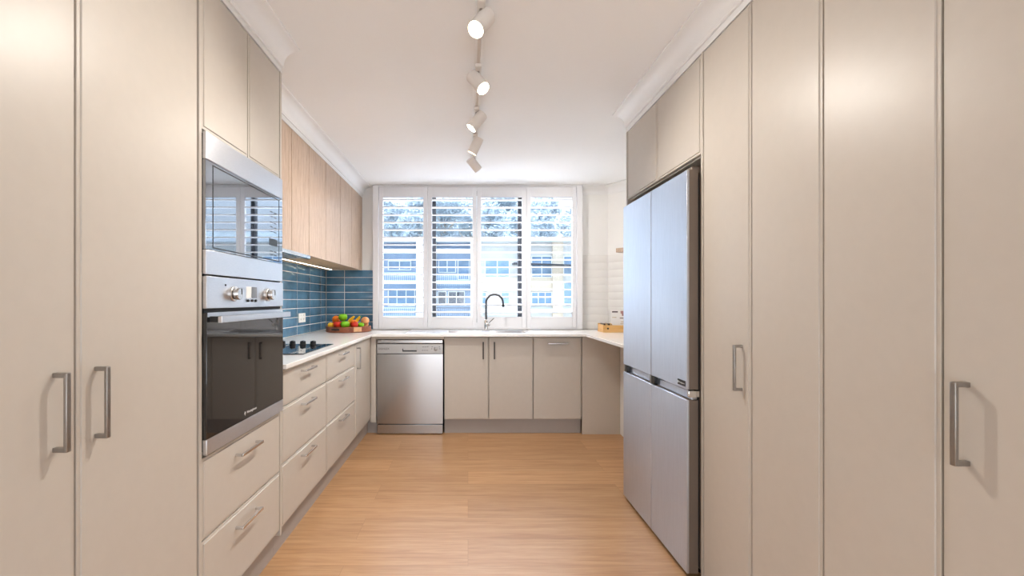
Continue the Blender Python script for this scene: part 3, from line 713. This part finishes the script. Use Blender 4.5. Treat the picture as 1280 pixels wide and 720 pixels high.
roundfruit('lemon', -1.272, 4.112, bz+0.0265, 0.027, 'lemon', 'yellow lemon at the left edge of the fruit tray', G, (0.98, 1.12), (0.8, -0.5, 0), 0.12)
roundfruit('orange', -1.250, 4.205, bz+0.0765, 0.036, 'orange', 'orange on top at the left of the fruit pile', G)
roundfruit('orange', -1.262, 4.235, bz+0.0030+0.0315, 0.0345, 'orange', 'lower orange hidden behind the lemon on the tray', G)
apple(-1.197, 4.074, bz+0.035, 0.037, 'redapple', 'red apple at the front left of the fruit tray', G)
apple(-1.186, 4.165, bz+0.034, 0.036, 'redapple', 'red apple hidden under the top green apple', G)
apple(-1.168, 4.150, bz+0.0995, 0.041, 'greenapple', 'large green apple on top of the fruit pile', G)
apple(-1.124, 4.063, bz+0.037, 0.040, 'greenapple', 'green apple at the front middle of the fruit tray', G)
apple(-1.042, 4.074, bz+0.034, 0.036, 'redapple', 'red apple at the front right of centre of the tray', G)
roundfruit('orange', -1.068, 4.150, bz+0.043, 0.034, 'orange', 'small orange behind the front right red apple', G)
apple(-0.992, 4.116, bz+0.028, 0.029, 'greenapple', 'small green apple at the right of the fruit tray', G)
pt = thing('peach', 'pale peach with a green leaf at the right end of the tray', 'peach', (-0.985, 4.19, bz), G)
pc = (-0.972, 4.195, bz+0.066)
obj('flesh', MB().lathe([(math.sin(math.pi*i/16)*0.038, -math.cos(math.pi*i/16)*0.0365) for i in range(17)], pc, 24), M['peach'], pt, angle=2.5)
lf = MB(); rr = []
for i in range(7):
    f = i/6; w = 0.010*math.sin(math.pi*min(0.98, f+0.04))+0.0004
    c = Vector((pc[0]-0.022-0.035*f, pc[1]-0.02, pc[2]+0.030+0.020*math.sin(f*2.2)))
    rr.append([c+Vector((0, -w, 0)), c+Vector((0, 0, -0.0012)), c+Vector((0, w, 0)), c+Vector((0, 0, 0.0012))])
obj('leaf', lf.rings(rr), M['leaf'], pt)
roundfruit('peach', -0.975, 4.225, bz+0.0275, 0.0285, 'peach', 'lower peach hidden beneath the peach with a leaf', G)
roundfruit('lemon', -1.11, 4.24, bz+0.0295, 0.0275, 'lemon', 'lemon hidden under the bananas on the tray', G, (1, 1.05))
for i, (ox, rot, lab) in enumerate(((-1.118, 0.25, 'left banana of the pair behind the green apples'), (-1.082, -0.2, 'right banana of the pair behind the green apples'))):
    pts = []; rs = []
    for k in range(13):
        f = k/12; a = -0.9+1.8*f
        d = Vector((math.cos(rot), math.sin(rot)*0.6, 0))
        p = Vector((ox, 4.262-0.002*i, bz+0.075))+Vector((0.075*math.sin(a)*0.55+rot*0.02, 0.05*(math.cos(a)-0.6)*0, 0.0))+Vector((0, 0, -0.045+0.075*f))+Vector((0.02*math.cos(a)*(1 if i else -1), 0.012*math.cos(a), 0))
        pts.append(p); rs.append(0.0155*math.sin(math.pi*(0.12+0.76*f))**0.6 if 0 < k < 12 else 0.005)
    o = obj('banana', MB().tube(pts, rs, 10), M['banana'], origin=pts[0], angle=1.2); tag(o, lab, 'banana', G)

# ------------------------------------------------------------------ bamboo box of sachets and cards on the right worktop
bx0, bx1, by0, by1 = 1.238, 1.50, 4.07, 4.235
t = thing('storage_box', 'bamboo box with a round finger hole on the right worktop', 'box', ((bx0+bx1)/2, (by0+by1)/2, CT))
b = MB(); hgt = CT+0.078
b.box(bx0, bx1, by0, by0+0.008, CT, CT+0.066, 0.001).box(bx0, bx1, by1-0.008, by1, CT, hgt, 0.001)
b.box(bx0, bx0+0.008, by0+0.008, by1-0.008, CT, CT+0.070, 0.001).box(bx1-0.008, bx1, by0+0.008, by1-0.008, CT, CT+0.070, 0.001).box(bx0+0.008, bx1-0.008, by0+0.008, by1-0.008, CT, CT+0.007)
b.box(1.335, 1.341, by0+0.008, by1-0.008, CT+0.007, CT+0.066)
obj('body', b, M['bamboo'], t)
obj('finger_hole', MB().lathe([(0.0085, 0), (0.0085, 0.0008)], (bx0+0.045, by0, CT+0.036), 20, axis=(0, -1, 0)), M['gap'], t)
SL = ['dark wrapped sachet at the left end of the bamboo box', 'tan wrapped sachet second from the left in the bamboo box', 'dark wrapped sachet in the middle of the left compartment', 'tan wrapped sachet beside the divider of the bamboo box']
for i in range(4):
    x = bx0+0.014+i*0.021
    tag(obj('sachet', MB().box(x, x+0.014, by0+0.02, by1-0.03, CT+0.0075, CT+0.082-0.003*(i % 2), 0.003), M['foil' if i % 2 == 0 else 'fgold'], origin=(x+0.007, 4.15, CT+0.0075)), SL[i], 'sachet', 'sachets in the bamboo box')
R = Matrix.Rotation(math.radians(-9), 4, 'X')
def card(x0, x1, y, z0, z1, label, marks):
    t = thing('card', label, 'card', ((x0+x1)/2, y, z0), 'printed cards in the bamboo box')
    P = lambda u, v, n: (u, y-n+(v-z0)*0.16, v)
    obj('sheet', MB().rings([[P(x0, v, n) for n in ()] for v in ()] or [[P(x0, z0, 0), P(x1, z0, 0), P(x1, z1, 0), P(x0, z1, 0)], [P(x0, z0, 0.0012), P(x1, z0, 0.0012), P(x1, z1, 0.0012), P(x0, z1, 0.0012)]]), M['paper'], t)
    for (nm, a, c, v0, v1, m) in marks:
        obj(nm, MB().rings([[P(a, v0, 0.0012), P(c, v0, 0.0012), P(c, v1, 0.0012), P(a, v1, 0.0012)], [P(a, v0, 0.0016), P(c, v0, 0.0016), P(c, v1, 0.0016), P(a, v1, 0.0016)]]), M[m], t)
card(1.348, 1.490, 4.170, CT+0.0075, CT+0.205, 'tall white card standing at the back of the bamboo box', [('heading', 1.362, 1.416, CT+0.180, CT+0.192, 'ink'), ('picture', 1.442, 1.488, CT+0.168, CT+0.194, 'pink'), ('picture', 1.453, 1.472, CT+0.148, CT+0.168, 'pink'), ('text_line', 1.36, 1.40, CT+0.132, CT+0.136, 'fgold'), ('text_line', 1.432, 1.478, CT+0.124, CT+0.131, 'ink')])
card(1.400, 1.488, 4.125, CT+0.0075, CT+0.120, 'short white card at the front of the bamboo box', [('text_line', 1.425, 1.466, CT+0.092, CT+0.097, 'fgold'), ('text_line', 1.420, 1.470, CT+0.076, CT+0.080, 'fgold')])

# ------------------------------------------------------------------ right run: fridge, overhead cabinet, pantries
PRf = PR(XR)
t = thing('overhead_cabinet', 'taupe two-door cabinet above the fridge', 'cabinet', (1.34, 2.31, 1.79))
carcass(t, XR+0.0185, XE-0.002, 1.8800, 2.7455, 1.800, 2.226, '-x', m='cab')
front('door', PRf, 2.3175, 2.7450, 1.807, 2.2245, t)
front('door', PRf, 1.8805, 2.3145, 1.807, 2.2245, t)
tag(obj('end_panel', MB().box(XR, XE-0.002, 2.747, 2.765, 0, 2.228, 0.001), M['cab'], origin=(1.34, 2.756, 0)), 'tall taupe end panel on the window side of the fridge', 'panel')

FX = 0.930; FP = PR(FX); fy0, fym, fy1 = 1.886, 2.256, 2.658
t = thing('refrigerator', 'stainless four-door refrigerator beside the pantry', 'refrigerator', (1.3, 2.27, 0))
obj('body', MB().box(FX+0.058, 1.64, fy0+0.004, fy1-0.004, 0.035, 1.728, 0.004), M['fside'], t)
obj('gasket', MB().box(FX+0.0485, FX+0.058, fy0+0.012, fy1-0.012, 0.045, 1.72), M['gap'], t)
def fdoor(y0, y1, z0, z1, lab=None):
    bm = MB().box(FX, FX+0.006, y0, y1, z0, z1, 0.0028, 0, 3)
    d = obj('door', bm.box(FX+0.006, FX+0.010, y0+0.0015, y1-0.0015, z0+0.0015, z1-0.0015), M['fridge'], t)
    obj('door_side', MB().box(FX+0.010, FX+0.0484, y0+0.0005, y1-0.0005, z0+0.0005, z1-0.0005, 0.001), M['fside'], d)
    return d
d1_ = fdoor(fym+0.003, fy1, 0.804, 1.740)
d2_ = fdoor(fy0, fym-0.003, 0.804, 1.740)
d3_ = fdoor(fym+0.003, fy1, 0.022, 0.760)
d4_ = fdoor(fy0, fym-0.003, 0.022, 0.760)
for (a, c, dd) in ((fym+0.010, fy1-0.004, d3_), (fy0+0.004, fym-0.008, d4_)):
    obj('grip_channel', MB().box(FX+0.020, FX+0.047, a, c, 0.7605, 0.797, 0.004), M['fridge'], dd)
for y in (fy1-0.055, fym-0.030):
    obj('hinge_block', MB().box(FX+0.004, FX+0.030, y, y+0.040, 0.7615, 0.8025, 0.003), M['black'], t)
    obj('hinge_plate', MB().box(FX+0.003, FX+0.028, y+0.042, y+0.056, 0.7615, 0.8025, 0.002), M['handle'], t)
obj('side_hinge', MB().box(FX+0.006, FX+0.054, fy0-0.003, fy0+0.012, 0.772, 0.800, 0.003), M['chrome'], t)
for y in (fy0+0.02, fy1-0.07): obj('top_hinge_cap', MB().box(FX+0.030, FX+0.13, y, y+0.05, 1.7285, 1.760, 0.005), M['fside'], t)
bd = obj('badge', MB().pbox(FP, 1.898, 1.968, 0.815, 0.839, 0, 0.0012), M['alu'], d2_)
obj('badge_lettering', MB().text('Westinghouse', FP, 1.930, 0.824, 0.0013, 0.0085, sign=-1).lathe([(0.005, 0), (0.005, 0.0004)], (FX-0.0012, 1.962, 0.827), 16, axis=(-1, 0, 0)), M['logo'], bd)
for x in (FX+0.09, 1.55):
    for y in (fy0+0.06, fy1-0.06): obj('foot', MB().lathe([(0.02, 0), (0.02, 0.035)], (x, y, 0), 14), M['black'], t)

HL = {0: 1.5970, 1: None, 2: None, 3: 0.8750}
for (y0, ym, y1, hs, lab) in ((1.2355, 1.5470, 1.8625, (None, 1.597), 'tall taupe two-door pantry cabinet next to the fridge'),
                              (0.610, 0.9250, 1.2345, (0.875, None), 'tall taupe pantry cabinet at the right edge, handle on its rightmost door')):
    t = thing('pantry_cabinet', lab, 'cabinet', (1.34, ym, 0), 'tall pantry cabinets')
    yend = 1.8790 if y1 > 1.5 else y1
    b = MB(); t_ = 0.016
    b.box(XR+0.0185, XE-0.002, y0, y0+t_, 0.018, 2.226).box(XR if y1 > 1.5 else XR+0.0185, XE-0.002, yend-t_, yend, 0.0 if y1 > 1.5 else 0.018, 2.226, 0.0006)
    b.box(XR+0.06, XE-0.05, y0+0.05, y1-0.05, 0, 0.018)
    for z in (0.018, 0.6, 1.1, 1.6, 2.21): b.box(XR+0.0185, XE-0.002, y0+t_, yend-t_, z, z+t_)
    b.box(XE-0.01, XE-0.002, y0+t_, yend-t_, 0.034, 2.21)
    obj('carcass', b, M['cab'], t)
    for k, (a, c) in enumerate(((y0+0.001, ym-0.0015), (ym+0.0015, y1-0.001))):
        dr = front('door', PRf, a, c, 0.018, 2.2245, t)
        if hs[k]: handle(PRf, hs[k], 0.942, True, dr)

# ------------------------------------------------------------------ track and spotlights
RX = 0.05
t = thing('light_track', 'slim white ceiling track carrying five spotlights', 'light track', (RX, 2.2, ZC))
obj('rail', MB().box(RX-0.021, RX-0.007, 0.6, 3.66, ZC-0.022, ZC-0.002, 0.001).box(RX+0.007, RX+0.021, 0.6, 3.66, ZC-0.022, ZC-0.002, 0.001).box(RX-0.021, RX+0.021, 0.6, 3.66, ZC-0.006, ZC-0.0005), M['trim'], t)
obj('inner_channel', MB().box(RX-0.0065, RX+0.0065, 0.6, 3.655, ZC-0.018, ZC-0.006), M['lamp'], t)
obj('end_cap', MB().box(RX-0.022, RX+0.022, 3.66, 3.672, ZC-0.023, ZC-0.0005, 0.002), M['lamp'], t)
SPT = [(1.700, (-0.42, -0.46, -0.75), 0.0, 'nearest white spotlight on the ceiling track, glowing towards the camera'),
       (2.165, (0.46, -0.40, -0.74), 0.0, 'second nearest white spotlight, turned to the right and lit'),
       (2.640, (-0.60, -0.04, -0.74), 0.0, 'middle white spotlight of the track, turned left'),
       (3.060, (-0.42, 0.20, -0.82), 0.0, 'fourth white spotlight from the camera, turned left and downwards'),
       (3.480, (0.58, 0.34, -0.62), 0.0, 'farthest white spotlight at the window end of the track')]
for (y, d, off, lab) in SPT:
    d = Vector(d).normalized()
    t = thing('track_spotlight', lab, 'spotlight', (RX, y, ZC-0.0225), 'spotlights on the ceiling track')
    obj('adapter', MB().box(RX-0.015, RX+0.015, y-0.045, y+0.045, ZC-0.040, ZC-0.0225, 0.003), M['lamp'], t)
    pv = Vector((RX, y, ZC-0.095))
    side = Vector((-1 if d.x < 0 else 1, 0, 0))
    obj('stem', MB().tube([(RX, y, ZC-0.040), (RX, y, ZC-0.078)], 0.006, 10), M['handle'], t)
    Lh, r = 0.112, 0.0335
    a0 = pv-d*Lh*0.55; 
    h = MB().lathe([(0.0, 0), (r-0.003, 0), (r, 0.003), (r, Lh), (r-0.0025, Lh), (r-0.0035, Lh-0.014)], a0, 32, axis=d, cap0=False, cap1=False)
    hd = obj('lamp_head', h, M['lamp'], t)
    obj('bulb', MB().lathe([(r-0.0035, 0), (r-0.0035, 0.001)], a0+d*(Lh-0.014), 24, axis=d), M['bulb'], hd)
    light('track_lamp_beam', 'SPOT', a0+d*(Lh+0.006), SPOT_W, (1.0, 0.945, 0.87), d, spot_size=math.radians(128), spot_blend=1.0, shadow_soft_size=0.012)

# ------------------------------------------------------------------ outside: flats across the street, trees on the slope
K = 38/555
fx = lambda px: (px-585)*K
fz = lambda py: CAM_Z+(375-py)*K
YA = 38.0
struct('street_ground', MB().box(-60, 60, 6, 48, -8.2, -8), M['street'], label='pale paving far below the window', cat='ground')
def facade_window(parent, a, c, z0, z1, m='bglass', nm=1):
    f = MB(); y = YA-0.02; w = 0.07
    f.box(a, c, y-0.06, y, z1-w, z1).box(a, c, y-0.06, y, z0, z0+w).box(a, a+w, y-0.06, y, z0+w, z1-w).box(c-w, c, y-0.06, y, z0+w, z1-w)
    for k in range(1, nm+1):
        q = a+(c-a)*k/(nm+1); f.box(q-w/2, q+w/2, y-0.06, y, z0+w, z1-w)
    fr = obj('window', f, M['slab'], parent)
    obj('pane', MB().box(a+w, c-w, y-0.03, y-0.02, z0+w, z1-w), M[m], fr)
# block with balconies, left; its shade is put into the wall colour
t = thing('apartment_building', 'shade-tinted flats with balconies seen through the left shutters', 'building', (fx(530), YA+4, -8))
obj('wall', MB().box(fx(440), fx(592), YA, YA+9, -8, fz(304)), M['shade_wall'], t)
obj('roof', MB().box(fx(436), fx(594.5), YA-1.2, YA+9.3, fz(304), fz(300)), M['roofm'], t)
for py in (355, 398, 317): obj('balcony_slab', MB().box(fx(470), fx(592), YA-1.6, YA, fz(py), fz(py-3.2)), M['slab'], t)
for (a, c) in ((470, 475), (523, 531), (541, 546), (588, 593)): obj('column', MB().box(fx(a), fx(c), YA-1.6, YA-0.05, -8, fz(304)), M['slab'], t)
for (a, c, p0, p1, m, n) in ((485, 514, 326, 338, 'bglass', 1), (485, 519, 362, 383, 'bglass', 2), (548, 570, 325, 341, 'bglass', 1), (572, 587, 325, 350, 'bglass', 0), (547, 558, 364, 382, 'dglass', 0), (560, 581, 364, 382, 'dglass', 1), (485, 514, 404, 430, 'bglass', 1)):
    facade_window(t, fx(a), fx(c), fz(p1), fz(p0), m, n)
for (a, c, p) in ((476, 522, 342), (547, 588, 344), (476, 522, 384), (547, 588, 384)):
    b = MB(); b.box(fx(a), fx(c), YA-1.55, YA-1.50, fz(p)-0.06, fz(p))
    n = int((fx(c)-fx(a))/0.16)
    for i in range(n+1):
        q = fx(a)+(fx(c)-fx(a))*i/n; b.box(q-0.015, q+0.015, YA-1.54, YA-1.51, fz(p)-0.95, fz(p))
    obj('railing', b, M['alu' if a > 540 and p > 380 else 'roofm'], t)
# sunlit cream block, right
t = thing('apartment_building', 'sunlit cream flats seen through the right shutters', 'building', (fx(680), YA+4, -8))
obj('wall', MB().box(fx(598), fx(1040), YA, YA+9, -8, fz(303)), M['render'], t)
obj('brick_band', MB().box(fx(598), fx(702), YA-0.12, YA, fz(364), fz(347)), M['cream'], t)
obj('brick_pier', MB().box(fx(690), fx(703), YA-0.3, YA, -8, fz(303)), M['cream'], t)
obj('roof', MB().box(fx(597), fx(1045), YA-0.8, YA+9.3, fz(303), fz(299)), M['roofm'], t)
for (a, c, p0, p1, m, n) in ((606, 637, 325, 347, 'bglass', 1), (664, 690, 320, 347, 'bglass', 1), (704, 722, 320, 345, 'bglass', 0), (602, 608, 365, 382, 'bglass', 0), (626, 637, 365, 382, 'bglass', 0), (664, 690, 365, 382, 'bglass', 2), (704, 722, 352, 382, 'bglass', 0), (606, 637, 405, 425, 'bglass', 1), (664, 690, 405, 425, 'bglass', 1))+tuple((a, a+26, p, p+25, 'bglass', 1) for a in range(745, 1010, 46) for p in (320, 360)):
    facade_window(t, fx(a), fx(c), fz(p1), fz(p0), m, n)
obj('awning', MB().rings([[(fx(640), YA-1.6, fz(330)), (fx(725), YA-1.6, fz(333)), (fx(725), YA-1.6, fz(334.5)), (fx(640), YA-1.6, fz(331.5))], [(fx(640), YA, fz(329)), (fx(725), YA, fz(332)), (fx(725), YA, fz(334)), (fx(640), YA, fz(331))]]), M['alu'], t)
obj('balcony_slab', MB().box(fx(598), fx(1040), YA-1.0, YA, fz(388), fz(386)), M['slab'], t)

# slope with gum trees behind the flats
sl = MB().add([(-70, 48, -1), (70, 48, -1), (70, 90, 15), (-70, 90, 15), (-70, 48, -9), (70, 48, -9), (70, 90, -9), (-70, 90, -9)], [(0, 1, 2, 3), (7, 6, 5, 4), (0, 4, 5, 1), (1, 5, 6, 2), (2, 6, 7, 3), (3, 7, 4, 0)])
struct('hillside_ground', sl, M['ground'], label='grassy slope behind the flats', cat='hill')
def crown(seed, n=2600):
    rd = random.Random(seed); b = MB(); cl = []
    for i in range(16):
        a = rd.uniform(0, 6.28); q = rd.uniform(0.1, 1.9); cl.append((q*math.cos(a), q*math.sin(a), rd.uniform(2.6, 9.0), rd.uniform(0.9, 1.45)))
    for i in range(n):
        cx, cy, cz, cr = rd.choice(cl)
        d = Vector((rd.gauss(0, 1), rd.gauss(0, 1), rd.gauss(0, 0.8))).normalized()*cr*rd.uniform(0.55, 1.05)
        c = Vector((cx, cy, cz))+d
        u = Vector((rd.gauss(0, 1), rd.gauss(0, 1), rd.gauss(0, 1))).normalized(); w = u.orthogonal().normalized()
        s = rd.uniform(0.16, 0.34)
        b.add([c-u*s, c+w*s*0.45, c+u*s, c-w*s*0.45], [(0, 1, 2, 3)])
    return b
def trunk(seed):
    rd = random.Random(seed+50); b = MB(); b.tube([(0, 0, 0), (0.15, 0, 2.5), (-0.1, 0.1, 5.0), (0.1, 0, 8)], [0.28, 0.22, 0.16, 0.05], 8)
    for i in range(5):
        a = rd.uniform(0, 6.28); z = rd.uniform(3, 5.5); b.tube([(0.05, 0, z), (0.9*math.cos(a), 0.9*math.sin(a), z+1.2), (2.0*math.cos(a), 2.0*math.sin(a), z+2.6)], [0.12, 0.08, 0.03], 6)
    return b
protos = []
for k in range(3):
    t = thing('gum_tree', '', 'tree', (0, 0, 0))
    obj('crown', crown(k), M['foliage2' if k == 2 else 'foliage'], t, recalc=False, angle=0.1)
    obj('trunk', trunk(k), M['bark'], t)
    protos.append(t)
TR = []
for row, (y, x0, n) in enumerate(((52, -9.2, 4), (59, -13.5, 5), (66, -10.5, 5), (73, -15.0, 5))):
    for q in range(n): TR.append((x0+6.9*q, y+(0.6 if q % 2 else -0.4), 2 if (row == 0 and q in (1, 2)) else (row+q) % 2, 0.72 if row == 0 else (1.0, 1.04)[q % 2]))
side = ['far left', 'left', 'middle', 'right', 'far right']
used = set()
for i, (x, y, k, s) in enumerate(TR):
    o = protos[k] if k not in used else copy_tree(protos[k]); used.add(k)
    zg = -1+(y-48)*16/42
    o.location = (x, y, zg); o.scale = (s, s, s); o.rotation_euler = (0, 0, i*1.7)
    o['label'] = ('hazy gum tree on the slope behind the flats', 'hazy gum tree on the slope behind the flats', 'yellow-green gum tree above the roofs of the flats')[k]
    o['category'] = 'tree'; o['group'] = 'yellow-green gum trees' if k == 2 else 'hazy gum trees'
